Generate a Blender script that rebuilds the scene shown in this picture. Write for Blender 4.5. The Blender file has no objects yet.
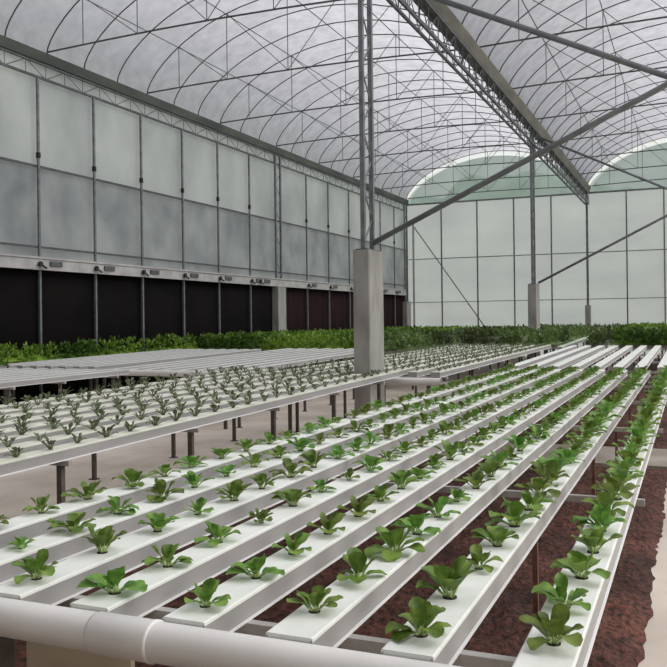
import bpy, math, random
from mathutils import Vector, Matrix
random.seed(11)
PI = math.pi
SC = bpy.context.scene
COL = SC.collection
E = 1.5                                   # eye height above the floor
XL, XM, XR = -10.911, -3.671, 3.569       # gutter / column rows
SPAN = XM - XL
YA, YB, YC = 9.75, 21.75, 33.75           # column lines
ZG = 4.945 + E                            # gutter top
Y0 = -1.2                                 # unseen solid end wall, added close behind the viewer to cut light

# ------------------------------------------------------------------ helpers
class MB:
    """collects shapes that become ONE mesh object"""
    def __init__(s): s.v = []; s.f = []; s.m = []
    def add(s, vs, fs, mi=0):
        o = len(s.v); s.v += [tuple(p) for p in vs]
        s.f += [tuple(i + o for i in f) for f in fs]; s.m += [mi] * len(fs)
    def box(s, x0, x1, y0, y1, z0, z1, mi=0):
        s.add([(x0,y0,z0),(x1,y0,z0),(x1,y1,z0),(x0,y1,z0),(x0,y0,z1),(x1,y0,z1),(x1,y1,z1),(x0,y1,z1)],
              [(0,3,2,1),(4,5,6,7),(0,1,5,4),(1,2,6,5),(2,3,7,6),(3,0,4,7)], mi)
    def tube(s, pts, r, n=6, mi=0, cap=True):
        pts = [Vector(p) for p in pts]; L = len(pts)
        rr = r if isinstance(r, (list, tuple)) else [r] * L
        rings = []; ref = None
        for i, p in enumerate(pts):
            a = pts[max(i-1, 0)]; b = pts[min(i+1, L-1)]
            t = (b - a); t = t.normalized() if t.length > 1e-9 else Vector((0,0,1))
            if ref is None:
                ref = Vector((0,0,1)) if abs(t.z) < .9 else Vector((1,0,0))
            u = (ref - t * ref.dot(t)).normalized(); w = t.cross(u); ref = u
            rings.append([p + (u*math.cos(2*PI*k/n) + w*math.sin(2*PI*k/n)) * rr[i] for k in range(n)])
        vs = [q for R in rings for q in R]; fs = []
        for i in range(L-1):
            for k in range(n):
                a = i*n + k; b = i*n + (k+1) % n
                fs.append((a, b, b+n, a+n))
        if cap:
            fs.append(tuple(range(n-1, -1, -1))); fs.append(tuple(range((L-1)*n, L*n)))
        s.add(vs, fs, mi)
    def prism(s, prof, y0, y1, mi=0, closed=True):
        n = len(prof)
        vs = [(x, y0, z) for x, z in prof] + [(x, y1, z) for x, z in prof]
        rng = range(n) if closed else range(n-1)
        fs = [(i, (i+1) % n, (i+1) % n + n, i + n) for i in rng]
        if closed: fs += [tuple(range(n-1, -1, -1)), tuple(range(n, 2*n))]
        s.add(vs, fs, mi)
    def build(s, name, mats, parent=None, smooth=False, loc=(0,0,0)):
        me = bpy.data.meshes.new(name); me.from_pydata(s.v, [], s.f)
        for m in (mats if isinstance(mats, (list, tuple)) else [mats]): me.materials.append(m)
        me.polygons.foreach_set('material_index', s.m)
        if smooth: me.polygons.foreach_set('use_smooth', [True]*len(s.f))
        me.update()
        return link(name, me, parent, loc)
def link(name, me, parent=None, loc=(0,0,0)):
    o = bpy.data.objects.new(name, me); COL.objects.link(o); o.location = loc
    if parent: o.parent = parent
    return o
def tag(o, label=None, cat=None, group=None, kind=None):
    for k, v in (('label', label), ('category', cat), ('group', group), ('kind', kind)):
        if v: o[k] = v
    return o
def thing(name, label, cat, loc=(0,0,0), group=None):
    o = bpy.data.objects.new(name, None); COL.objects.link(o); o.location = loc
    o.empty_display_size = .1
    return tag(o, label, cat, group)
def dup(src, loc, label, rot=None):
    def rec(o, par):
        c = o.copy(); COL.objects.link(c)
        if par: c.parent = par
        for ch in KIDS.get(o.name, []): KIDS.setdefault(c.name, []).append(rec(ch, c))
        return c
    c = rec(src, None); c.location = loc
    if label: c['label'] = label
    if rot is not None: c.rotation_euler = rot
    return c
KIDS = {}
def kid(par, o): KIDS.setdefault(par.name, []).append(o); return o
ORD = ('first second third fourth fifth sixth seventh eighth ninth tenth eleventh twelfth thirteenth fourteenth fifteenth '
       'sixteenth seventeenth eighteenth nineteenth twentieth').split()
TENS = {20: 'twenty', 30: 'thirty', 40: 'forty'}
def nth(i):                               # 1-based
    if i <= 20: return ORD[i-1]
    t, u = divmod(i, 10)
    return {3:'thirtieth',4:'fortieth'}[t] if u == 0 else TENS[t*10] + '-' + ORD[u-1]

# ------------------------------------------------------------------ materials
def lin(c):
    return tuple((x/255/12.92 if x/255 <= .04045 else ((x/255+.055)/1.055)**2.4) for x in c)
def nodes(name):
    m = bpy.data.materials.new(name); m.use_nodes = True
    nt = m.node_tree; nt.nodes.clear()
    return m, nt, nt.nodes, nt.links
def ramp_noise(nt, c0, c1, scale, detail=4, lo=.35, hi=.65, coord='Object', stretch=(1,1,1)):
    N, L = nt.nodes, nt.links
    tc = N.new('ShaderNodeTexCoord'); mp = N.new('ShaderNodeMapping'); mp.inputs['Scale'].default_value = stretch
    nz = N.new('ShaderNodeTexNoise'); nz.inputs['Scale'].default_value = scale; nz.inputs['Detail'].default_value = detail
    r = N.new('ShaderNodeValToRGB'); e = r.color_ramp.elements
    e[0].position, e[1].position = lo, hi; e[0].color = (*lin(c0), 1); e[1].color = (*lin(c1), 1)
    L.new(tc.outputs[coord], mp.inputs['Vector']); L.new(mp.outputs['Vector'], nz.inputs['Vector']); L.new(nz.outputs['Fac'], r.inputs['Fac'])
    return r, nz
def solid(name, c0, c1=None, scale=8, rough=.6, metal=0, bump=0, stretch=(1,1,1), spec=.4, lo=.35, hi=.65, detail=4):
    m, nt, N, L = nodes(name)
    out = N.new('ShaderNodeOutputMaterial'); b = N.new('ShaderNodeBsdfPrincipled')
    r, nz = ramp_noise(nt, c0, c1 or c0, scale, detail, lo, hi, 'Object', stretch)
    L.new(r.outputs['Color'], b.inputs['Base Color'])
    b.inputs['Roughness'].default_value = rough; b.inputs['Metallic'].default_value = metal
    b.inputs['Specular IOR Level'].default_value = spec
    if bump:
        bp = N.new('ShaderNodeBump'); bp.inputs['Strength'].default_value = bump; bp.inputs['Distance'].default_value = .02
        L.new(nz.outputs['Fac'], bp.inputs['Height']); L.new(bp.outputs['Normal'], b.inputs['Normal'])
    L.new(b.outputs[0], out.inputs[0])
    return m
def film(name, c0, c1, clear, scale=1.2, stretch=(1,1,1), diff=.3, tint=(235,238,240), lo=.3, hi=.7):
    """thin plastic sheet: part clear, part milky"""
    m, nt, N, L = nodes(name)
    out = N.new('ShaderNodeOutputMaterial')
    r, nz = ramp_noise(nt, c0, c1, scale, 7, lo, hi, 'Object', stretch)
    tl = N.new('ShaderNodeBsdfTranslucent'); df = N.new('ShaderNodeBsdfDiffuse')
    tr = N.new('ShaderNodeBsdfTransparent'); tr.inputs['Color'].default_value = (*lin(tint), 1)
    gl = N.new('ShaderNodeBsdfGlossy'); gl.inputs['Roughness'].default_value = .25
    m1 = N.new('ShaderNodeMixShader'); m1.inputs[0].default_value = diff
    m2 = N.new('ShaderNodeMixShader'); m2.inputs[0].default_value = clear
    m3 = N.new('ShaderNodeMixShader'); m3.inputs[0].default_value = .04
    L.new(r.outputs[0], tl.inputs['Color']); L.new(r.outputs[0], df.inputs['Color'])
    L.new(tl.outputs[0], m1.inputs[1]); L.new(df.outputs[0], m1.inputs[2])
    L.new(m1.outputs[0], m2.inputs[1]); L.new(tr.outputs[0], m2.inputs[2])
    L.new(m2.outputs[0], m3.inputs[1]); L.new(gl.outputs[0], m3.inputs[2])
    bp = N.new('ShaderNodeBump'); bp.inputs['Strength'].default_value = .25; bp.inputs['Distance'].default_value = .05
    L.new(nz.outputs['Fac'], bp.inputs['Height']); L.new(bp.outputs[0], gl.inputs['Normal'])
    L.new(m3.outputs[0], out.inputs[0])
    return m
def leafmat(name, c0, c1, scale=12, trans=.3, rnd=.12, rough=.45, lo=.35, hi=.65):
    m, nt, N, L = nodes(name)
    out = N.new('ShaderNodeOutputMaterial'); b = N.new('ShaderNodeBsdfPrincipled'); tl = N.new('ShaderNodeBsdfTranslucent')
    r, nz = ramp_noise(nt, c0, c1, scale, 3, lo, hi)
    oi = N.new('ShaderNodeObjectInfo'); hs = N.new('ShaderNodeHueSaturation')
    mr = N.new('ShaderNodeMapRange'); mr.inputs['To Min'].default_value = 1-rnd*1.6; mr.inputs['To Max'].default_value = 1+rnd*1.6
    mh = N.new('ShaderNodeMapRange'); mh.inputs['To Min'].default_value = .5-rnd*.15; mh.inputs['To Max'].default_value = .5+rnd*.15
    L.new(oi.outputs['Random'], mr.inputs['Value']); L.new(oi.outputs['Random'], mh.inputs['Value'])
    L.new(mr.outputs[0], hs.inputs['Value']); L.new(mh.outputs[0], hs.inputs['Hue']); L.new(r.outputs[0], hs.inputs['Color'])
    L.new(hs.outputs[0], b.inputs['Base Color']); L.new(hs.outputs[0], tl.inputs['Color'])
    b.inputs['Roughness'].default_value = rough; b.inputs['Specular IOR Level'].default_value = .35
    mx = N.new('ShaderNodeMixShader'); mx.inputs[0].default_value = trans
    L.new(b.outputs[0], mx.inputs[1]); L.new(tl.outputs[0], mx.inputs[2]); L.new(mx.outputs[0], out.inputs[0])
    return m

M = dict(
    steel=solid('galvanised_steel', (100,104,106), (126,130,132), 6, .55, .2),
    dark_steel=solid('dark_steel', (74,76,80), (94,96,100), 5, .55, .2),
    gutter=solid('gutter_sheet', (92,92,86), (120,117,108), 3, .6, .15, stretch=(1,.3,1)),
    gutter_dark=solid('dark_gutter_sheet', (64,68,66), (88,90,84), 3, .6, .15, stretch=(1,.3,1)),
    brace=solid('brace_steel', (112,115,118), (132,134,136), 5, .5, .2),
    conc=solid('pier_concrete', (138,136,131), (166,163,158), 5, .9, 0, .15, (1,1,.35)),
    conc_line=solid('form_line', (120,118,114), (130,127,123), 5, .9),
    floor=solid('floor_concrete', (194,181,169), (218,206,194), 1.3, .8, 0, .05, detail=8),
    path=solid('path_concrete', (150,140,130), (178,168,158), 2, .85, 0, .08, detail=8),
    soil=None,
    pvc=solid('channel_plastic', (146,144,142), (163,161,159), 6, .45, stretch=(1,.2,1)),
    lid=solid('lid_plastic', (225,227,220), (238,239,234), 9, .45),
    lid_warm=solid('algae_tinged_lid', (204,205,188), (224,224,210), 7, .5),
    lid_green=solid('green_tinged_lid', (186,206,170), (204,218,190), 5, .5),
    lid_dusty=solid('dusty_lid_plastic', (190,190,189), (208,208,205), 4, .6, stretch=(1,.3,1)),
    pipe=solid('drain_pipe_plastic', (212,209,206), (226,223,220), 3, .35, spec=.5),
    lip=solid('channel_edge_plastic', (232,230,230), (240,238,238), 6, .4),
    leg=solid('bench_leg_paint', (74,66,62), (94,86,80), 8, .7),
    rusty=solid('rusty_leg', (100,68,56), (132,98,84), 14, .8),
    beam=solid('bench_beam_galvanised', (150,146,142), (186,182,178), 8, .6),
    plug=solid('foam_plug', (40,38,32), (66,60,50), 40, .95),
    black=solid('black_shade_net', (13,11,11), (20,16,16), 1.5, .95, spec=.1),
    maroon=solid('maroon_shade_net', (28,17,20), (40,24,27), 1.5, .95, spec=.1, stretch=(1,3,.2)),
    ledge=solid('ledge_white', (160,157,156), (184,180,178), 3, .6),
    clip=solid('clip_grey', (74,76,78), (92,94,96), 9, .6),
    blackplastic=solid('black_plastic', (24,24,26), (34,34,36), 9, .6),
    stem=leafmat('petiole', (176,196,130), (198,212,156), 20, .2, .05),
    stem_small=leafmat('seedling_petiole', (104,116,76), (128,138,98), 20, .2, .05),
    leaf=leafmat('lettuce_leaf', (78,110,38), (132,162,74), 22, .3, .16),
    leaf_small=leafmat('small_lettuce_leaf', (78,88,60), (122,130,98), 30, .25, .16),
    crop=leafmat('crop_leaf', (64,94,28), (128,160,60), .8, .25, .02, lo=.38, hi=.6),
    crop_dark=leafmat('dark_crop_leaf', (66,74,44), (108,130,72), .7, .25, .02, lo=.38, hi=.62),
    roof=film('roof_film', (160,159,166), (190,189,195), .30, 3.5, (1,1,1), .25, lo=.25, hi=.75),
    wall=film('wall_film', (166,170,172), (212,215,215), .05, .9, (1,.8,.6), .35, lo=.25, hi=.75),
    wall_low=film('double_wall_film', (132,135,140), (188,191,193), .04, 1.1, (1,.9,.8), .35, lo=.25, hi=.75),
    back=film('back_film', (184,186,192), (214,218,214), .04, .5, (.6,1,1.6), .3, lo=.15, hi=.85),
    gable=film('gable_film', (150,168,162), (184,196,190), .4, .7, (1,1,1), .3, (222,229,226)),
    lit_rim=film('lit_film_rim', (248,250,250), (252,252,252), .0, 2, (1,1,1), .1),
    board=solid('beige_board', (176,164,138), (194,182,158), 4, .7),
    added_endwall=solid('added_end_wall', (120,116,110), (136,132,126), 2, .9),
    hill=solid('hill_trees', (54,76,64), (88,108,94), .5, .95, bump=.4),
    ground=solid('outside_ground', (96,106,80), (126,132,104), .3, .95),
)
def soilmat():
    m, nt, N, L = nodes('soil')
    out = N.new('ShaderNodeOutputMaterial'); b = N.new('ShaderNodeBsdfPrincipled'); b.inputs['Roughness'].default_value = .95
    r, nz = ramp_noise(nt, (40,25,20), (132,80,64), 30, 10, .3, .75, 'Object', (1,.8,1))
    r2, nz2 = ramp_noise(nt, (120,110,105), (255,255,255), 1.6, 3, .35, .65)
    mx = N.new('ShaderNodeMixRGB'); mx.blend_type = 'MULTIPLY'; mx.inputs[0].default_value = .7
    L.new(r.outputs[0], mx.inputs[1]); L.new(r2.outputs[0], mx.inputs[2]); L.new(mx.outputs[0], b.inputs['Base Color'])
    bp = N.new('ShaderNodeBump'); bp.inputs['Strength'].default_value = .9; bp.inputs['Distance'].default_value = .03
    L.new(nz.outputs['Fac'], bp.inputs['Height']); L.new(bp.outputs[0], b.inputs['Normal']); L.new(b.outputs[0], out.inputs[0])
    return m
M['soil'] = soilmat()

# ------------------------------------------------------------------ setting: ground
def struct(o): o['kind'] = 'structure'; return o
mb = MB(); mb.box(-10.95, 11.2, Y0, YC+.1, -.12, 0); struct(mb.build('floor', M['floor']))
mb = MB(); mb.box(-90, 90, -60, 110, -.4, -.12); struct(mb.build('ground', M['ground']))
def soil(y0, y1, label):
    mb = MB(); nx = 70; ny = int((y1-y0)*14); vs = []; fs = []
    for j in range(ny+1):
        for i in range(nx+1):
            x = -3.15 + 2.93*i/nx; y = y0 + (y1-y0)*j/ny  # real soil at right, carried left to darken the shaded gaps under the bench
            if i == nx: x += .008*math.sin(y*3.1)+.006*math.sin(y*11.3+1)
            e = min(1, min(i, nx-i)/2, min(j, ny-j)/2)
            x += random.uniform(-.012, .012); y += random.uniform(-.015, .015)
            vs.append((x, y, .003 + e*(.022 + random.uniform(-.014, .02))))
    for j in range(ny):
        for i in range(nx):
            a = j*(nx+1)+i; fs.append((a, a+1, a+nx+2, a+nx+1))
    mb.add(vs, fs)
    tag(mb.build('soil_bed', M['soil'], smooth=True), label, 'soil', kind='stuff')
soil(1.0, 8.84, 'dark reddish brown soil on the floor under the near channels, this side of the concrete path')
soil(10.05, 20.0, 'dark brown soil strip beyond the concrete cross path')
mb = MB(); mb.box(-2.6, 3.3, 8.86, 10.03, 0, .035)
struct(tag(mb.build('path', M['path']), 'pale concrete path crossing under the near channels', 'path'))

# ------------------------------------------------------------------ setting: roof and walls
def roofz(t, d=0.0):                      # t in -1..1 across one span
    t = max(-1, min(1, t)); h = SPAN/2; r = (h*h + 1.7*1.7)/(2*1.7)
    circ = math.sqrt(max(0, r*r - (t*h)**2)) - (r - 1.7)
    ell = 1.7*math.sqrt(max(0, 1 - t*t))
    return ZG + .02 + .5*circ + .5*ell + d
def ts(n): return [-math.cos(PI*i/n) for i in range(n+1)]
for k in range(-1, 3):
    x0 = XL + k*SPAN; mb = MB(); T = ts(40); ys = [Y0, 8, YC+.05]
    vs = [(x0 + SPAN*(t+1)/2, y, roofz(t, .025)) for y in ys for t in T]; n = len(T)
    fs = [(j*n+i, j*n+i+1, (j+1)*n+i+1, (j+1)*n+i) for j in range(len(ys)-1) for i in range(n-1)]
    if k == -1: continue
    mb.add(vs, fs); struct(mb.build('ceiling', M['roof'], smooth=True))
MULL = [8.95, 10.5, 12.1, 13.66, 15.22, 16.82, 18.42, 20.06, 23.7, 25.4, 27.2, 28.6, 30.4, 32.03]
Z = lambda z: z + E
def quad_wall(name, mat, pts, parent=None):
    mb = MB(); mb.add(pts, [(0,1,2,3)]); return struct(mb.build(name, mat, parent))
xw = XL - .05
quad_wall('wall_left', M['wall'], [(xw, Y0, Z(2.855)), (xw, YC, Z(2.855)), (xw, YC, Z(4.74)), (xw, Y0, Z(4.74))])
quad_wall('wall_left', M['wall_low'], [(xw-.004, Y0, Z(.97)), (xw-.004, YC, Z(.97)), (xw-.004, YC, Z(2.86)), (xw-.004, Y0, Z(2.86))])
yw = YC + .08
mb = MB(); vs = [(XL-.05, yw, 0), (11, yw, 0), (11, yw, Z(4.746)), (XL-.05, yw, Z(4.746))]
mb.add(vs, [(0,1,2,3)]); struct(mb.build('wall_back', M['back']))
for k, nm in ((0, 'gable_left'), (1, 'gable_middle'), (2, 'gable_right')):
    x0 = XL + k*SPAN; mb = MB(); T = ts(40); vs = []; n = len(T)
    for t in T: vs += [(x0+SPAN*(t+1)/2, yw, Z(4.746)), (x0+SPAN*(t+1)/2, yw, max(Z(4.746), roofz(t, .02)-.19))]
    mb.add(vs, [(2*i, 2*i+2, 2*i+3, 2*i+1) for i in range(n-1)])
    struct(mb.build('wall_back', M['gable']))
    mb = MB(); vs = []                     # white strip added for the lit end of the roof film, light put into colour
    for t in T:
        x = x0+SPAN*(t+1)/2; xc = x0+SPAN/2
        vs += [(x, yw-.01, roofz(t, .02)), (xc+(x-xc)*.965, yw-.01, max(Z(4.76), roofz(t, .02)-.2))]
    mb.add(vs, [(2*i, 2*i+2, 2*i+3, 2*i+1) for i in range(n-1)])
    struct(mb.build('lit_rim_strip_%d' % (k+1), M['lit_rim']))
quad_wall('added_wall_front', M['added_endwall'], [(XL, Y0, 0), (11, Y0, 0), (11, Y0, ZG), (XL, Y0, ZG)])  # unseen opaque wall, added to darken faces turned towards the viewer
# trees outside the far gable
mb = MB(); vs = []; n = 60
for i in range(n+1):
    x = -17 + 48*i/n; h = 9.2 + 2.2*math.exp(-((x+11)/6)**2) + 1.5*math.exp(-((x-6)/7)**2) + random.uniform(-.5, .5)
    for j in range(6):
        a = j/5; vs.append((x + random.uniform(-.5,.5), 44 + 14*a + random.uniform(-.6,.6), h*math.sin(a*PI/2)**.6 - .3))
mb.add(vs, [(i*6+j, (i+1)*6+j, (i+1)*6+j+1, i*6+j+1) for i in range(n) for j in range(5)])
struct(mb.build('hill', M['hill'], smooth=True))

# ------------------------------------------------------------------ roof steel
ARCH_Y = [YB - 1.04*k for k in range(12, 0, -1)] + [YB + k for k in range(0, 13)]
NODE = [.83, 2.01, 3.42, 4.68, 5.79]
SP = [('left', XL), ('right', XM)]
na = len(ARCH_Y)
for nm, x0 in SP:
    proto = None
    for i, y in enumerate(ARCH_Y):
        lab = 'thin curved roof pipe over the %s span, %s from the far end wall' % (nm, nth(na-i))
        if proto is None:
            mb = MB(); mb.tube([(x0+SPAN*(t+1)/2, 0, roofz(t)) for t in ts(26)], .013, 6)
            proto = mb.build('roof_arch', M['dark_steel'], smooth=True, loc=(0,y,0))
            tag(proto, lab, 'roof pipe', 'curved roof pipes')
        else: dup(proto, (0,y,0), lab)
TR_Y = ARCH_Y[0::3]
for nm, x0 in SP:
    proto = None; nt_ = len(TR_Y)
    zc = lambda u: Z(5.0) + .08*math.sin(PI*u/SPAN)
    for i, y in enumerate(TR_Y):
        lab = 'roof truss tie with hanging rods in the %s span, %s from the far end wall' % (nm, nth(nt_-i))
        if proto is None:
            proto = thing('roof_truss', lab, 'truss', (0,y,0), 'roof trusses')
            mb = MB(); mb.tube([(x0+u, 0, zc(u)) for u in (0, 1.2, 2.4, 3.6, 4.8, 6.0, SPAN)], .017, 6)
            kid(proto, mb.build('bottom_chord', M['dark_steel'], proto))
            tops = [(x0+u, 0, roofz(2*u/SPAN-1)) for u in NODE]; feet = [(x0+u, 0, zc(u)) for u in NODE]
            for a, b in zip(tops, feet):
                mb = MB(); mb.tube([a, b], .009, 5); kid(proto, mb.build('hanger_rod', M['dark_steel'], proto))
            for a, b in ((0,1),(1,2),(3,2),(4,3)):
                mb = MB(); mb.tube([tops[a], feet[b]], .008, 5); kid(proto, mb.build('diagonal_rod', M['dark_steel'], proto))
        else: dup(proto, (0,y,0), lab)
for nm, x0 in SP:
    for i, u in enumerate(NODE):
        mb = MB(); mb.tube([(0, ARCH_Y[0], 0), (0, YC, 0)], .010, 6)
        tag(mb.build('roof_purlin', M['dark_steel'], loc=(x0+u, 0, roofz(2*u/SPAN-1)-.02)),
            'long straight rod under the %s span roof, %s from its left gutter' % (nm, nth(i+1)), 'roof rod', 'long roof rods')

# gutters on lattice girders
def gutter(x, lab, y0, a=.155, b=.08, mat='gutter'):
    mb = MB()
    prof = [(-a,0),(-b,-.18),(b,-.18),(a,0),(a-.012,0),(b-.01,-.165),(-b+.01,-.165),(-a+.012,0)]
    mb.prism(prof, y0, YC+.05); tag(mb.build('gutter', M[mat], loc=(x,0,ZG)), lab, 'gutter', 'roof gutters')
gutter(XL, 'dark metal roof gutter along the top of the left wall', 8.5, .09, .06, 'gutter_dark')
gutter(XM, 'dark metal roof gutter above the middle row of columns', 8.5)
gutter(XR, 'dark metal roof gutter above the right row of columns', 8.5)
def girder(x, zb, zt, planes, lab, step, y0):
    t = thing('lattice_girder', lab, 'girder', (x, 0, 0), 'lattice girders under the gutters')
    for nm, z in (('upper_chord', zt), ('lower_chord', zb)):
        for px in planes:
            mb = MB(); mb.box(px-.02, px+.02, y0, YC, z-.02, z+.02); mb.build(nm, M['dark_steel'], t)
    mb = MB(); n = int(round((YC-y0)/step))
    for px in planes:
        for i in range(n+1):
            y = YC - i*step
            mb.tube([(px, y, zb), (px, y, zt)], .008, 4)
            if i < n:
                a, b = (zt, zb) if i % 2 else (zb, zt)
                mb.tube([(px, y, a), (px, y-step, b)], .008, 4)
    mb.build('web', M['dark_steel'], t)
girder(XL+.02, Z(4.475), Z(4.735), (0,), 'slim lattice girder under the left wall gutter', .51, 8.5)
girder(XM, Z(4.32), Z(4.725), (-.07, .07), 'double lattice girder under the middle gutter', .51, 8.5)

# ------------------------------------------------------------------ columns
def column(x, y, lab, ztop, zpier=.84, pw=.21, pd=.5, lattice=True, post=.027):
    t = thing('lattice_column', lab, 'column', (x, y, 0), 'columns')
    mb = MB(); c = .012; h = Z(zpier)
    prof = [(-pw/2+c,-pd/2),(pw/2-c,-pd/2),(pw/2,-pd/2+c),(pw/2,pd/2-c),(pw/2-c,pd/2),(-pw/2+c,pd/2),(-pw/2,pd/2-c),(-pw/2,-pd/2+c)]
    n = len(prof); mb.add([(a*1.03,b*1.03,0) for a,b in prof]+[(a,b,h) for a,b in prof],
                          [(i,(i+1)%n,(i+1)%n+n,i+n) for i in range(n)]+[tuple(range(n,2*n)),tuple(range(n-1,-1,-1))])
    p = mb.build('concrete_pier', M['conc'], t)
    if lattice:
        for s in (-1, 1):
            mb = MB(); mb.box(-post,post, s*.155-post, s*.155+post, h, ztop); mb.build('post', M['steel'], t)
        mb = MB(); z = h+.05; s = 1
        while z < ztop-.4:
            mb.tube([(0, -.155*s, z), (0, .155*s, z+.36)], .011, 5); s = -s; z += .36
        mb.build('lacing', M['steel'], t)
        mb = MB(); mb.box(-.08, .08, -.22, .22, h, h+.014); mb.build('base_plate', M['dark_steel'], t)
    else:
        mb = MB(); mb.box(-.04,.04,-.04,.04,h,ztop); mb.build('post', M['steel'], t)
    return t
column(XM+.02, YA, 'nearest twin-post column on a tall concrete pier between the benches', Z(4.72))
column(XM-.02, YB, 'second twin-post column of the middle row, its pier rising from the far crop', Z(4.72))
column(XM, YC-.1, 'column against the back wall where the middle gutter ends', Z(4.72), .45, .2, .2, False)
column(XL+.05, YB-.03, 'lattice column on a concrete pier halfway along the left wall', Z(4.7), .95)
column(XL+.05, YC-.3, 'lattice column in the far left corner', Z(4.7), .72)
column(XR, YA, 'nearest column of the right row', Z(4.72))
column(XR, YB, 'second column of the right row', Z(4.72))
def brace(y, z0, z1, lab, r=.034):
    mb = MB(); mb.tube([(XM+.10, y, Z(z0)), (XR-.08, y, Z(z1))], r, 10)
    tag(mb.build('brace_bar', M['brace'], smooth=True), lab, 'brace', 'long diagonal braces')
brace(YA-.04, .93, 4.16, 'thick diagonal steel bar rising right from the nearest concrete pier')
brace(YA+.04, 4.20, .76, 'steel bar slanting down right from the top of the nearest column')
brace(YB-.04, .87, 4.40, 'diagonal bar rising right from the second column pier', .03)
brace(YB+.04, 4.58, 1.0, 'bar slanting down right from the top of the second column', .03)
mb = MB(); mb.tube([(-10.75, YC-.04, Z(4.05)), (-7.9, YC-.04, Z(-.02)), (-7.3, YC-.04, Z(-.9))], .02, 6)
tag(mb.build('brace_bar', M['dark_steel']), 'thin dark diagonal bar across the left end of the back wall', 'brace')

# ------------------------------------------------------------------ left wall fittings
for i, y in enumerate(MULL):
    mb = MB(); mb.box(-.02, .02, -.022, .022, 0, Z(4.455))
    o = mb.build('wall_post', M['steel'], loc=(XL+.03, y, 0))
    tag(o, 'slim grey upright post of the left wall, %s from the far corner' % nth(len(MULL)-i), 'post', 'left wall posts')
    mb = MB(); mb.box(-.03,.03,-.03,.03, Z(3.0), Z(3.1)); kid(o, tag(mb.build('splice_clip', M['blackplastic'], o), 'small black clip'))
def rail(z, lab, h=.018):
    mb = MB(); mb.box(-.018, .018, 8.5, YC, -h, h); tag(mb.build('wall_rail', M['dark_steel'], loc=(XL, 0, Z(z))), lab, 'rail', 'left wall rails')
rail(2.855, 'horizontal rail at mid height of the left wall')
rail(1.39, 'lower horizontal rail of the left wall, just above the pale ledge')
t = thing('roll_up_ledge', 'pale ledge along the left wall above the dark curtain', 'ledge', (XL+.05, 0, Z(.97)))
mb = MB(); mb.prism([(-.05,0),(.05,0),(.05,.19),(.07,.2),(.07,.235),(-.05,.235)], 8.5, YC-.5); mb.build('ledge_board', M['ledge'], t)
for y in MULL + [YB-1.2]:
    mb = MB(); mb.box(.051,.075, y+.18, y+.50, .075, .165); mb.build('mounting_bracket', M['clip'], t)
    mb = MB(); mb.tube([(.075, y-.10, .10), (.11, y-.10, .10)], .05, 10); mb.tube([(.09, y-.10, .10), (.10, y+.05, .03)], .02, 6); mb.build('pulley', M['blackplastic'], t)
def curtain(y0, y1, mat, lab):
    mb = MB(); n = int((y1-y0)*6); vs = []
    for i in range(n+1):
        y = y0+(y1-y0)*i/n; d = .012*math.sin(y*9)
        vs += [(XL-.04+d, y, .02), (XL-.04+d*.5, y, Z(1.0))]
    mb.add(vs, [(2*i, 2*i+2, 2*i+3, 2*i+1) for i in range(n)])
    o = mb.build('shade_curtain', mat, smooth=True); tag(o, lab, 'curtain')
    sm = o.modifiers.new('thickness', 'SOLIDIFY'); sm.thickness = .004
curtain(Y0, 22.0, M['black'], 'black shade curtain along the near part of the left wall')
curtain(22.05, YC-.1, M['maroon'], 'dark maroon shade curtain along the far part of the left wall')

# ------------------------------------------------------------------ back wall fittings
BX = [-9.44, -7.955, -6.48, -5.03, -2.25, -.93, .5, 1.95]
for i, x in enumerate(BX):
    mb = MB(); mb.box(-.025,.025,-.025,.025,0,Z(4.746))
    tag(mb.build('wall_post', M['steel'], loc=(x, YC+.03, 0)), 'slim upright post of the back wall, %s from the left corner' % nth(i+1), 'post', 'back wall posts')
for z, lab, r in ((4.746, 'top rail of the back wall under the green gables', .03), (2.468, 'middle rail of the back wall', .016), (.6835, 'lowest rail of the back wall, just above the crop', .013)):
    mb = MB(); mb.box(XL, 4, -r, r, -r, r); tag(mb.build('wall_rail', M['steel'], loc=(0, YC+.03, Z(z))), lab, 'rail', 'back wall rails')
mb = MB(); mb.tube([(0,0,0),(0,0,Z(4.0))], .045, 8)
tag(mb.build('downpipe', M['ledge'], loc=(-10.62, YC-.03, 0)), 'white vertical pipe in the far left corner', 'pipe')

# ------------------------------------------------------------------ benches and channels
CW, CH = .12, .068
def make_channel(length, name_lab, lid='lid'):
    t = thing('grow_channel', name_lab, 'channel')
    mb = MB(); w = CW/2
    # open box gully with a small foot lip along each side
    prof = [(-w,-CH+.004),(-w-.006,-CH+.004),(-w-.006,-CH),(w+.006,-CH),(w+.006,-CH+.004),(w,-CH+.004),(w,-.006),(w-.004,-.006),(w-.004,-CH+.008),(-w+.004,-CH+.008),(-w+.004,-.006),(-w,-.006)]
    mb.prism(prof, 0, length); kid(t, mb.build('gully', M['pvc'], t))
    mb = MB(); mb.prism([(-w-.002,-.010),(w+.002,-.010),(w+.002,-.002),(w-.002,0),(-w+.002,0),(-w-.002,-.002)], .0, length); kid(t, mb.build('lid', M[lid], t))
    for y0, y1 in ((-.006, .002), (length-.002, length+.006)):
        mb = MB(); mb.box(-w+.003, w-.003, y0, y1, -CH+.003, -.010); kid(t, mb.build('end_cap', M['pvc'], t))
    mb = MB()
    for s in (-1, 1): mb.box(s*w+s*.0005, s*w+s*.0078, 0, length, -CH-.0005, -CH+.0045)
    kid(t, mb.build('edge_strip', M['lip'], t))
    return t
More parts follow.
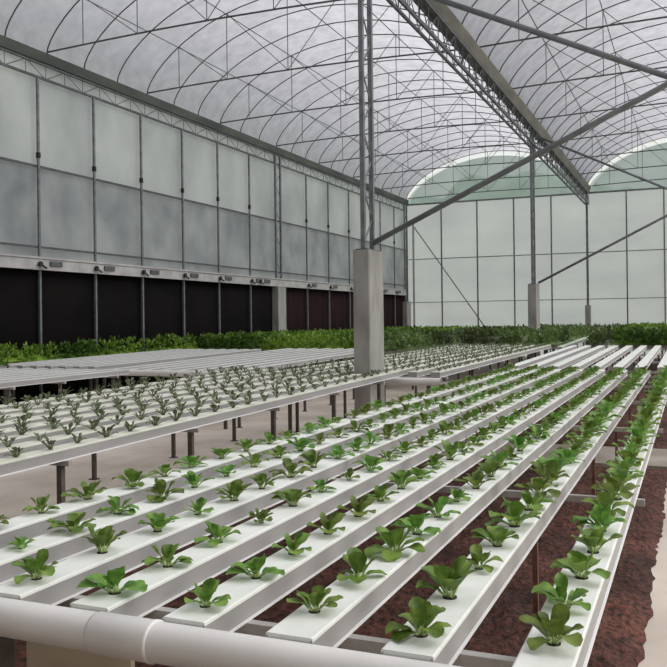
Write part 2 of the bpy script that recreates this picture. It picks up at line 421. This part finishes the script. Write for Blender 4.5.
class Bench:
    """eight parallel channels on a legged frame"""
    def __init__(s, xr, y0, y1, z0, z1, pitch, n, where, beams, legx, skip=None, bare=True, lid='lid', leg='leg', lw=.018):
        s.xr, s.y0, s.y1, s.z0, s.z1, s.pitch, s.n = xr, y0, y1, z0, z1, pitch, n
        s.slope = math.atan2(z1-z0, y1-y0); s.skip = skip or {}
        L = (y1-y0)/math.cos(s.slope)
        proto = None
        for k in range(n):
            x = s.cx(k)
            lab = '%s channel, %s from the right, on the %s' % ('bare white' if bare else 'planted white', nth(k+1), where)
            if k in s.skip:
                c = make_channel((s.skip[k]-y0)/math.cos(s.slope), lab, lid)
                c.location = (x, y0, z0)
                c.rotation_euler = (s.slope, 0, 0); c['group'] = 'channels of the ' + where
            elif proto is None:
                c = proto = make_channel(L, lab, lid); c.location = (x, y0, z0); c.rotation_euler = (s.slope, 0, 0)
                c['group'] = 'channels of the ' + where
            else: c = dup(proto, (x, y0, z0), lab)
        f = thing('bench_frame', 'legged steel frame under the ' + where, 'bench frame', (0,0,0), 'bench frames')
        xl = xr - (n-1)*pitch - CW
        for y in beams:
            zt = s.z(y) - CH - .001
            mb = MB(); mb.box(xl-.03, xr+.04, y-.015, y+.015, zt-.03, zt); mb.build('crossbeam', M['beam'], f)
            for lx in legx:
                mb = MB(); mb.box(lx-lw, lx+lw, y-lw*.9, y+lw*.9, 0, zt-.03)
                l = mb.build('leg', M[leg], f)
                mb = MB(); mb.box(lx-.04, lx+.04, y-.035, y+.035, 0, .008); mb.build('foot_plate', M['leg'], l)
    def cx(s, k): return s.xr - CW/2 - k*s.pitch
    def z(s, y): return s.z0 + (y-s.y0)*math.tan(s.slope)
A = Bench(-.245, 1.82, 12.35, Z(-.75), Z(-.735), .295, 8, 'nearest bench', (2.04, 4.02, 6.55, 8.6, 10.5, 12.2), (-.69, -1.98), bare=False, leg='rusty', lw=.012)
Bb = Bench(-.335, 12.45, 19.5, Z(-.70), Z(-.63), .29, 8, 'bare bench beyond the nearest one', (12.6, 14.9, 17.2, 19.3), (-.6, -2.1))
L1 = Bench(-3.34, 1.82, 10.0, Z(-.75), Z(-.637), .295, 8, 'left bench', (2.5, 3.9, 5.28, 6.6, 7.95, 9.3), (-3.37, -5.3), skip={1: 9.42}, bare=False, lid='lid_warm')
L2 = Bench(-2.86, 10.1, 19.0, Z(-.655), Z(-.60), .295, 8, 'far middle bench', (10.3, 12, 13.8, 15.6, 17.3, 18.8), (-2.92, -4.9), bare=False, lid='lid_warm')
Qb = Bench(-7.55, 3.0, 10.2, Z(-.71), Z(-.68), .295, 8, 'bare bench at the far left', (3.4, 5.4, 7.1, 7.9, 8.8, 9.9), (-7.6, -9.6), lid='lid_dusty')
Pb = Bench(-8.28, 10.35, 15.7, Z(-.655), Z(-.585), .278, 8, 'bare bench beside the left wall crop', (10.6, 12.5, 14, 15.5), (-8.3, -10.1), lid='lid_dusty')
Rb = Bench(-5.86, 10.35, 16.5, Z(-.69), Z(-.595), .295, 8, 'bare bench behind the left planted bench', (10.5, 11.6, 12.7, 13.8, 14.9, 16.2), (-5.9, -7.8), lid='lid_dusty')

# end edge board on the far middle bench and drain pipes
def pipe(y, x0, x1, z, r, lab, posts, sleeve=None, mat='pipe'):
    t = thing('drain_pipe', lab, 'pipe', (0, y, z))
    mb = MB(); mb.tube([(x0,0,0),(x1,0,0)], r, 40, cap=False); p = mb.build('pipe_body', M[mat], t, smooth=True)
    for px in posts:
        mb = MB(); mb.box(px-.02, px+.02, -.02, .02, -z, -r+.002); mb.build('support_post', M['leg'], t)
    if sleeve:
        a, b = sleeve
        mb = MB(); mb.tube([(a,0,0),(a+.008,0,0),(b-.02,0,0),(b-.008,0,0),(b,0,0)], [r*1.0,r*1.05,r*1.05,r*1.08,r*1.08], 28)
        mb.build('coupling_sleeve', M[mat], t, smooth=True)
    return t
pipe(1.752, -2.75, .35, Z(-.787), .0485, 'large white drain pipe across the front ends of the nearest channels', (-1.715, -.02), (-1.41, -1.225))
mb = MB(); mb.box(-.18, .18, -.009, .009, 0, Z(-.87)); mb.box(-.18, .18, -.02, .02, 0, .03)
tag(mb.build('board', M['board'], loc=(-1.585, 1.90, 0)), 'plain beige board standing under the left end of the white drain pipe', 'board')
pipe(10.08, -5.1, -2.84, Z(-.775), .05, 'white pipe under the near end of the far middle bench', (-4.9, -3.0))
pipe(10.29, -8.0, -5.85, Z(-.735), .045, 'white pipe under the near end of the bare bench behind the left bench', (-7.8, -6.0))

# ------------------------------------------------------------------ plants
def leaf(mbl, mbs, az, lift, droop, plen, blen, bw, ruffle, rnd, nu=7, nv=4, base_r=.006, cup=.25, stem=True):
    ca, sa = math.cos(az), math.sin(az)
    n = 12; total = plen + blen; p = Vector((base_r, 0, .002)); pts = [p.copy()]; ang = [lift]
    for i in range(n):
        a = lift - droop*((i+1)/n)**1.5
        p = p + Vector((math.cos(a), 0, math.sin(a)))*(total/n); pts.append(p.copy()); ang.append(a)
    def at(s):
        x = s*n; i = min(int(x), n-1); f = x-i
        return pts[i].lerp(pts[i+1], f), ang[i]*(1-f)+ang[i+1]*f
    rot = lambda v: (v.x*ca - v.y*sa, v.x*sa + v.y*ca, v.z)
    s0 = plen/total*.92; vs = []; ph = rnd.random()*6
    for i in range(nu+1):
        u = i/nu; c, a = at(s0+(1-s0)*u)
        w = bw*.53*((.10+.90*u)**.75*math.sqrt(max(0, 1-u**3.2))) if u < 1 else bw*.10
        nrm = Vector((-math.sin(a), 0, math.cos(a)))
        for j in range(nv+1):
            v = 2*j/nv-1
            off = Vector((0, v*w, 0)) + nrm*(cup*w*v*v + ruffle*w*abs(v)*math.sin(ph+u*9+v*3))
            q = rot(c+off); vs.append((q[0], q[1], max(q[2], .004)))
    m = nv+1
    mbl.add(vs, [(i*m+j, i*m+j+1, (i+1)*m+j+1, (i+1)*m+j) for i in range(nu) for j in range(nv)])
    if stem:
        q = [rot(at(s0*1.5*k/4)[0] - Vector((0,0,.0012))) for k in range(5)]
        mbs.tube([q_ for q_ in q], [.0042,.0036,.003,.0022,.0012], 5)
def make_plant(seed, size, kind):
    r = random.Random(seed); l = MB(); s = MB()
    if kind == 'near':
        style = seed % 4; n = r.randint(9, 12); a0 = r.random()*6.3
        for i in range(n):
            inner = i >= n-4
            az = a0 + i*2.4 + r.uniform(-.3,.3)
            lift = r.uniform(1.05,1.4) if inner else r.uniform(.45,.95) + (.2 if style == 1 else 0)
            droop = r.uniform(.1,.6) if inner else r.uniform(.5,1.4) + (.35 if style == 2 else 0)
            k = size*r.uniform(.8,1.15)*(.85 if inner else 1)
            leaf(l, s, az, lift, droop, .022*k, .068*k, .070*k*r.uniform(.85,1.15), .16, r, 7, 4)
    else:
        n = r.randint(7, 11); a0 = r.random()*6.3
        for i in range(n):
            az = a0+i*2.4+r.uniform(-.4,.4); inner = i >= n-4
            k = size*r.uniform(.75,1.15)
            leaf(l, s, az, r.uniform(1.1,1.45) if inner else r.uniform(.6,1.15), r.uniform(.2,1.3), .034*k, .036*k, .036*k*r.uniform(.8,1.2), .25, r, 4, 2)
    return l, s
def plug_mb(r=.017, h=.003):
    m = MB(); m.tube([(0,0,-.0005),(0,0,h)], r, 10); return m
plug_me = None
NEARV = []; FARV = []; SMALLV = []
for i in range(14):
    l, s = make_plant(100+i, 1.0, 'near'); me = []
    for nm, mb_, mt in (('leaves', l, M['leaf']), ('stems', s, M['stem'])):
        d = bpy.data.meshes.new(nm); d.from_pydata(mb_.v, [], mb_.f); d.materials.append(mt)
        d.polygons.foreach_set('use_smooth', [True]*len(mb_.f)); me.append(d)
    NEARV.append(me)
    j = MB(); j.add(l.v, l.f, 0); j.add(s.v, s.f, 1)
    d = bpy.data.meshes.new('lettuce_plant'); d.from_pydata(j.v, [], j.f); d.materials.append(M['leaf']); d.materials.append(M['stem'])
    d.polygons.foreach_set('material_index', j.m); d.polygons.foreach_set('use_smooth', [True]*len(j.f)); FARV.append(d)
for i in range(12):
    l, s = make_plant(300+i, 1.0, 'small'); j = MB(); j.add(l.v, l.f, 0); j.add(s.v, s.f, 1); SMALLV.append(j)
SMALLM = []
for j in SMALLV:
    d = bpy.data.meshes.new('lettuce_seedling'); d.from_pydata(j.v, [], j.f); d.materials.append(M['leaf_small']); d.materials.append(M['stem_small'])
    d.polygons.foreach_set('material_index', j.m); d.polygons.foreach_set('use_smooth', [True]*len(j.f)); SMALLM.append(d)
pm = plug_mb(); plug_me = bpy.data.meshes.new('foam_plug'); plug_me.from_pydata(pm.v, [], pm.f); plug_me.materials.append(M['plug'])

SIZEROW = [1.16, 1.12, 1.02, 1.0, .95, .96, .94, 1.0]
START = [1.99, 1.93, 1.99, 1.925, 1.93, 1.955, 2.20, 2.10]
ROWN = 37
for k in range(8):
    y = START[k]
    for i in range(ROWN):
        vi = random.randrange(14); sc = SIZEROW[k]*random.uniform(.8, 1.16)
        if k <= 1 and y > 2.4: sc *= 1.1
        if random.random() < .08: sc *= .72
        x = A.cx(k) + random.uniform(-.01, .01); z = A.z(y)
        lab = 'young green lettuce, nearest bench, %s from the front, %s channel from the right' % (nth(i+1), nth(k+1))
        rz = random.uniform(0, 6.28)
        if y < 6.2:
            t = thing('lettuce_plant', lab, 'lettuce', (x, y, z), 'young lettuces on the nearest bench')
            for nm, me in (('leaves', NEARV[vi][0]), ('stems', NEARV[vi][1]), ('foam_plug', plug_me)):
                link(nm, me, t)
        else:
            t = link('lettuce_plant', FARV[vi], None, (x, y, z)); tag(t, lab, 'lettuce', 'young lettuces on the nearest bench')
        t.rotation_euler = (A.slope, 0, rz); t.scale = (sc, sc, sc*random.uniform(.9, 1.15))
        y += .277 + random.uniform(-.022, .022)
# the smaller seedlings of the two benches to the left of it: the 300 nearest one by one, the rest as one object
slots = []
for bn, where, ya in ((L1, 'left bench', 3.2), (L2, 'far middle bench', 10.25)):
    for k in range(8):
        y = ya + random.uniform(0, .1) + (0 if bn is L2 else max(0, (k-0)*.27*.9)); i = 0
        if bn is L1: y = 3.3 + .21*k + random.uniform(0, .12)
        while y < (bn.skip.get(k, bn.y1) - .12):
            slots.append((y, bn, where, k, i)); i += 1
            y += (.265 if bn is L1 else .25) + random.uniform(-.02, .02)
slots.sort(key=lambda s: s[0] + (100 if s[1] is L2 else 0))
rest = MB()
for q, (y, bn, where, k, i) in enumerate(slots):
    x = bn.cx(k)+random.uniform(-.012, .012); z = bn.z(y)
    sc = random.uniform(.9, 1.4)*(.98 if bn is L1 else .82); rz = random.uniform(0, 6.28); vi = random.randrange(12)
    if q < 300:
        lab = 'small dusty seedling, %s, %s from near end, %s channel from right' % (where, nth(i+1), nth(k+1))
        if i >= 40: continue
        t = link('lettuce_seedling', SMALLM[vi], None, (x, y, z)); tag(t, lab, 'seedling', 'small seedlings on the left benches')
        t.rotation_euler = (bn.slope, 0, rz); t.scale = (sc, sc, sc)
    else:
        c, s_ = math.cos(rz)*sc, math.sin(rz)*sc; j = SMALLV[vi]; o = len(rest.v)
        rest.v += [(x+a*c-b*s_, y+a*s_+b*c, z+h*sc) for a, b, h in j.v]
        rest.f += [tuple(w+o for w in f) for f in j.f]; rest.m += j.m
tag(rest.build('lettuce_seedlings', [M['leaf_small'], M['stem_small']], smooth=True), 'tiny seedlings dotting the far end of the far middle bench', 'seedling', kind='stuff')

# full grown leafy crop against the walls
def crop(name, lab, boxes, mat, ztop, head, seed):
    r = random.Random(seed); mb = MB()
    for (x0, x1, y0, y1, dens) in boxes:
        nx = max(1, int((x1-x0)/head)); ny = max(1, int((y1-y0)/head))
        # leafy body under the loose outer leaves
        gx, gy = nx*2, ny*2; vs = []
        for j in range(gy+1):
            for i in range(gx+1):
                edge = min(i, gx-i, j, gy-j)
                h = .0 if edge == 0 else (.08 if edge == 1 else .2)
                vs.append((x0+(x1-x0)*i/gx+r.uniform(-.03,.03), y0+(y1-y0)*j/gy+r.uniform(-.03,.03), Z(-.655)+h+r.uniform(0,.03)))
        mb.add(vs, [(j*(gx+1)+i, j*(gx+1)+i+1, (j+1)*(gx+1)+i+1, (j+1)*(gx+1)+i) for j in range(gy) for i in range(gx)])
        for j in range(ny):
            for i in range(nx):
                cx = x0+(i+.5)*(x1-x0)/nx+r.uniform(-.05,.05); cy = y0+(j+.5)*(y1-y0)/ny+r.uniform(-.05,.05)
                hz = ztop + r.uniform(-.06, .05)
                for q in range(int(dens*1.6) if j == 0 or i == nx-1 else dens):
                    az = r.uniform(0, 6.28); up = r.uniform(-.2, 1.3); rad = r.uniform(.02, .12)
                    b = Vector((cx+math.cos(az)*rad, cy+math.sin(az)*rad, hz - .04 - (.44*r.random() if j == 0 or i == nx-1 else .24*r.random()**1.4) - .3*rad))
                    b.z = max(b.z, Z(-.63))
                    d = Vector((math.cos(az)*math.cos(up), math.sin(az)*math.cos(up), math.sin(up)))
                    s = Vector((-math.sin(az), math.cos(az), r.uniform(-.3,.3))).normalized(); nn = d.cross(s)
                    L = r.uniform(.06, .105); w = L*r.uniform(.30,.42)
                    mb.add([b-s*w*.3, b+s*w*.3, b+d*L*.45-s*w-nn*.01, b+d*L*.45+s*w-nn*.01, b+d*L*.85-s*w*.7+nn*.015, b+d*L*.85+s*w*.7+nn*.015, b+d*L+nn*.03],
                           [(0,1,3,2),(2,3,5,4),(4,5,6)])
    tag(mb.build(name, mat), lab, 'crop', kind='stuff')
def slab(x0, x1, y0, y1, lab):
    t = thing('crop_bench', lab, 'bench', ((x0+x1)/2, (y0+y1)/2, 0)); hx, hy = (x1-x0)/2, (y1-y0)/2
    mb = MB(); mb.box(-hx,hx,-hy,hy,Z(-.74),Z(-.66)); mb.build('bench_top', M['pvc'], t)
    nx = max(2, int((x1-x0)/2.2)+1); ny = max(2, int((y1-y0)/2.5)+1)
    for i in range(nx):
        for j in range(ny):
            a = -hx+.1+(2*hx-.2)*i/(nx-1); b = -hy+.1+(2*hy-.2)*j/(ny-1)
            mb = MB(); mb.box(a-.02,a+.02,b-.02,b+.02,0,Z(-.74)); mb.build('leg', M['leg'], t)
slab(-10.74, -10.44, 10.5, 15.9, 'narrow bench under the green crop by the left wall')
slab(-10.72, -9.85, 2.5, 10.2, 'bench under the green crop at the near left')
crop('leafy_crop', 'bright green leafy crop along the foot of the left wall', [(-10.76,-10.42,10.4,16.9,40)], M['crop'], Z(-.30), .24, 3)
crop('leafy_crop', 'bright green leafy crop at the near left, below the black curtain', [(-10.74,-9.86,4.5,10.3,40)], M['crop'], Z(-.30), .24, 7)
slab(-10.5, -6.5, 17.2, 32.4, 'bench under the far left crop')
crop('leafy_crop', 'green leafy crop at the far left, behind the bare benches', [(-10.76,-6.5,17.0,20.2,40),(-10.6,-6.5,20.2,32.6,9)], M['crop'], Z(-.30), .24, 4)
slab(-6.3, -5.4, 17.2, 32.4, 'bench under the brownish crop beside the nearest pier')
crop('leafy_crop', 'dull green crop seen just right of the nearest pier', [(-6.32,-5.38,17.0,20.2,40),(-6.32,-5.38,20.2,32.6,10)], M['crop_dark'], Z(-.30), .24, 8)
slab(-5.0, -4.0, 20.0, 32.4, 'bench under the dark crop left of the second pier')
slab(-3.34, -2.92, 20.4, 32.4, 'bench under the dark crop just right of the second pier')
slab(-2.3, -2.0, 20.4, 32.4, 'bench under the dark crop right of the pale green channel')
crop('leafy_crop', 'darker green crop in the middle of the far end', [(-5.1,-3.98,19.6,22.6,40),(-5.1,-3.98,22.6,32.6,12),(-3.36,-2.9,20.3,22.8,40),(-3.36,-2.9,22.8,32.6,12),(-2.3,-2.0,20.3,22.8,40),(-2.3,-2.0,22.8,25.9,14),(-2.6,-2.0,26.2,32.6,12),(-3.98,-3.36,20.0,21.35,40),(-3.98,-3.36,22.15,32.6,10)], M['crop_dark'], Z(-.27), .24, 5)
slab(-1.7, 3.2, 20.4, 32.4, 'bench under the green crop at the far right')
crop('leafy_crop', 'fresh green leafy crop at the far right', [(-1.76,3.2,20.2,23.0,40),(-1.76,3.2,23.0,32.6,9)], M['crop'], Z(-.25), .24, 6)

t = make_channel(6.5, 'single pale green channel standing on posts in a gap of the dark far crop', 'lid_green')
t.location = (-2.76, 19.55, Z(-.665)); t.rotation_euler = (math.radians(1.0), 0, 0)
for y in (.3, 3.2, 6.2):
    mb = MB(); mb.box(-.015, .015, y-.015, y+.015, -Z(-.665)-y*math.tan(math.radians(1.0))+.002, -CH)
    mb.build('post', M['leg'], t)

# ------------------------------------------------------------------ light and camera
w = bpy.data.worlds.new('overcast'); SC.world = w; w.use_nodes = True
bg = w.node_tree.nodes['Background']; bg.inputs['Color'].default_value = (.97, .98, 1.0, 1); bg.inputs['Strength'].default_value = 1.0
wn, wl = w.node_tree.nodes, w.node_tree.links      # overcast sky: brighter overhead than at the horizon
tc = wn.new('ShaderNodeTexCoord'); sx = wn.new('ShaderNodeSeparateXYZ'); mr = wn.new('ShaderNodeMapRange')
mr.inputs['From Min'].default_value = 0; mr.inputs['From Max'].default_value = 1
mr.inputs['To Min'].default_value = .38; mr.inputs['To Max'].default_value = .85
wl.new(tc.outputs['Generated'], sx.inputs[0]); wl.new(sx.outputs['Z'], mr.inputs['Value']); wl.new(mr.outputs[0], bg.inputs['Strength'])
sun = bpy.data.lights.new('sun', 'SUN'); sun.energy = 6.0; sun.angle = math.radians(55); sun.color = (1, .98, .95)
so = bpy.data.objects.new('sun', sun); COL.objects.link(so)
so.rotation_euler = Vector((-.72, -.2, -.68)).to_track_quat('-Z', 'Y').to_euler()

f, yaw, roll, cyp = 849.2448, .4000, -.0122, 320.0156
F = Vector((-math.sin(yaw), math.cos(yaw), 0)); R = Vector((math.cos(yaw), math.sin(yaw), 0)); U = Vector((0,0,1))
R2 = R*math.cos(roll) + U*math.sin(roll); U2 = U*math.cos(roll) - R*math.sin(roll)
cam = bpy.data.cameras.new('camera'); co = bpy.data.objects.new('camera', cam); COL.objects.link(co)
mw = Matrix(((R2.x, U2.x, -F.x, 0), (R2.y, U2.y, -F.y, 0), (R2.z, U2.z, -F.z, E), (0,0,0,1))); co.matrix_world = mw
cam.sensor_width = 36; cam.lens = f/667*36; cam.shift_y = -(333.5-cyp)/667; cam.clip_start = .05; cam.clip_end = 400
SC.camera = co
SC.view_settings.view_transform = 'Standard'; SC.view_settings.look = 'None'; SC.view_settings.gamma = 1
SC.view_settings.use_curve_mapping = False; SC.view_settings.exposure = .25
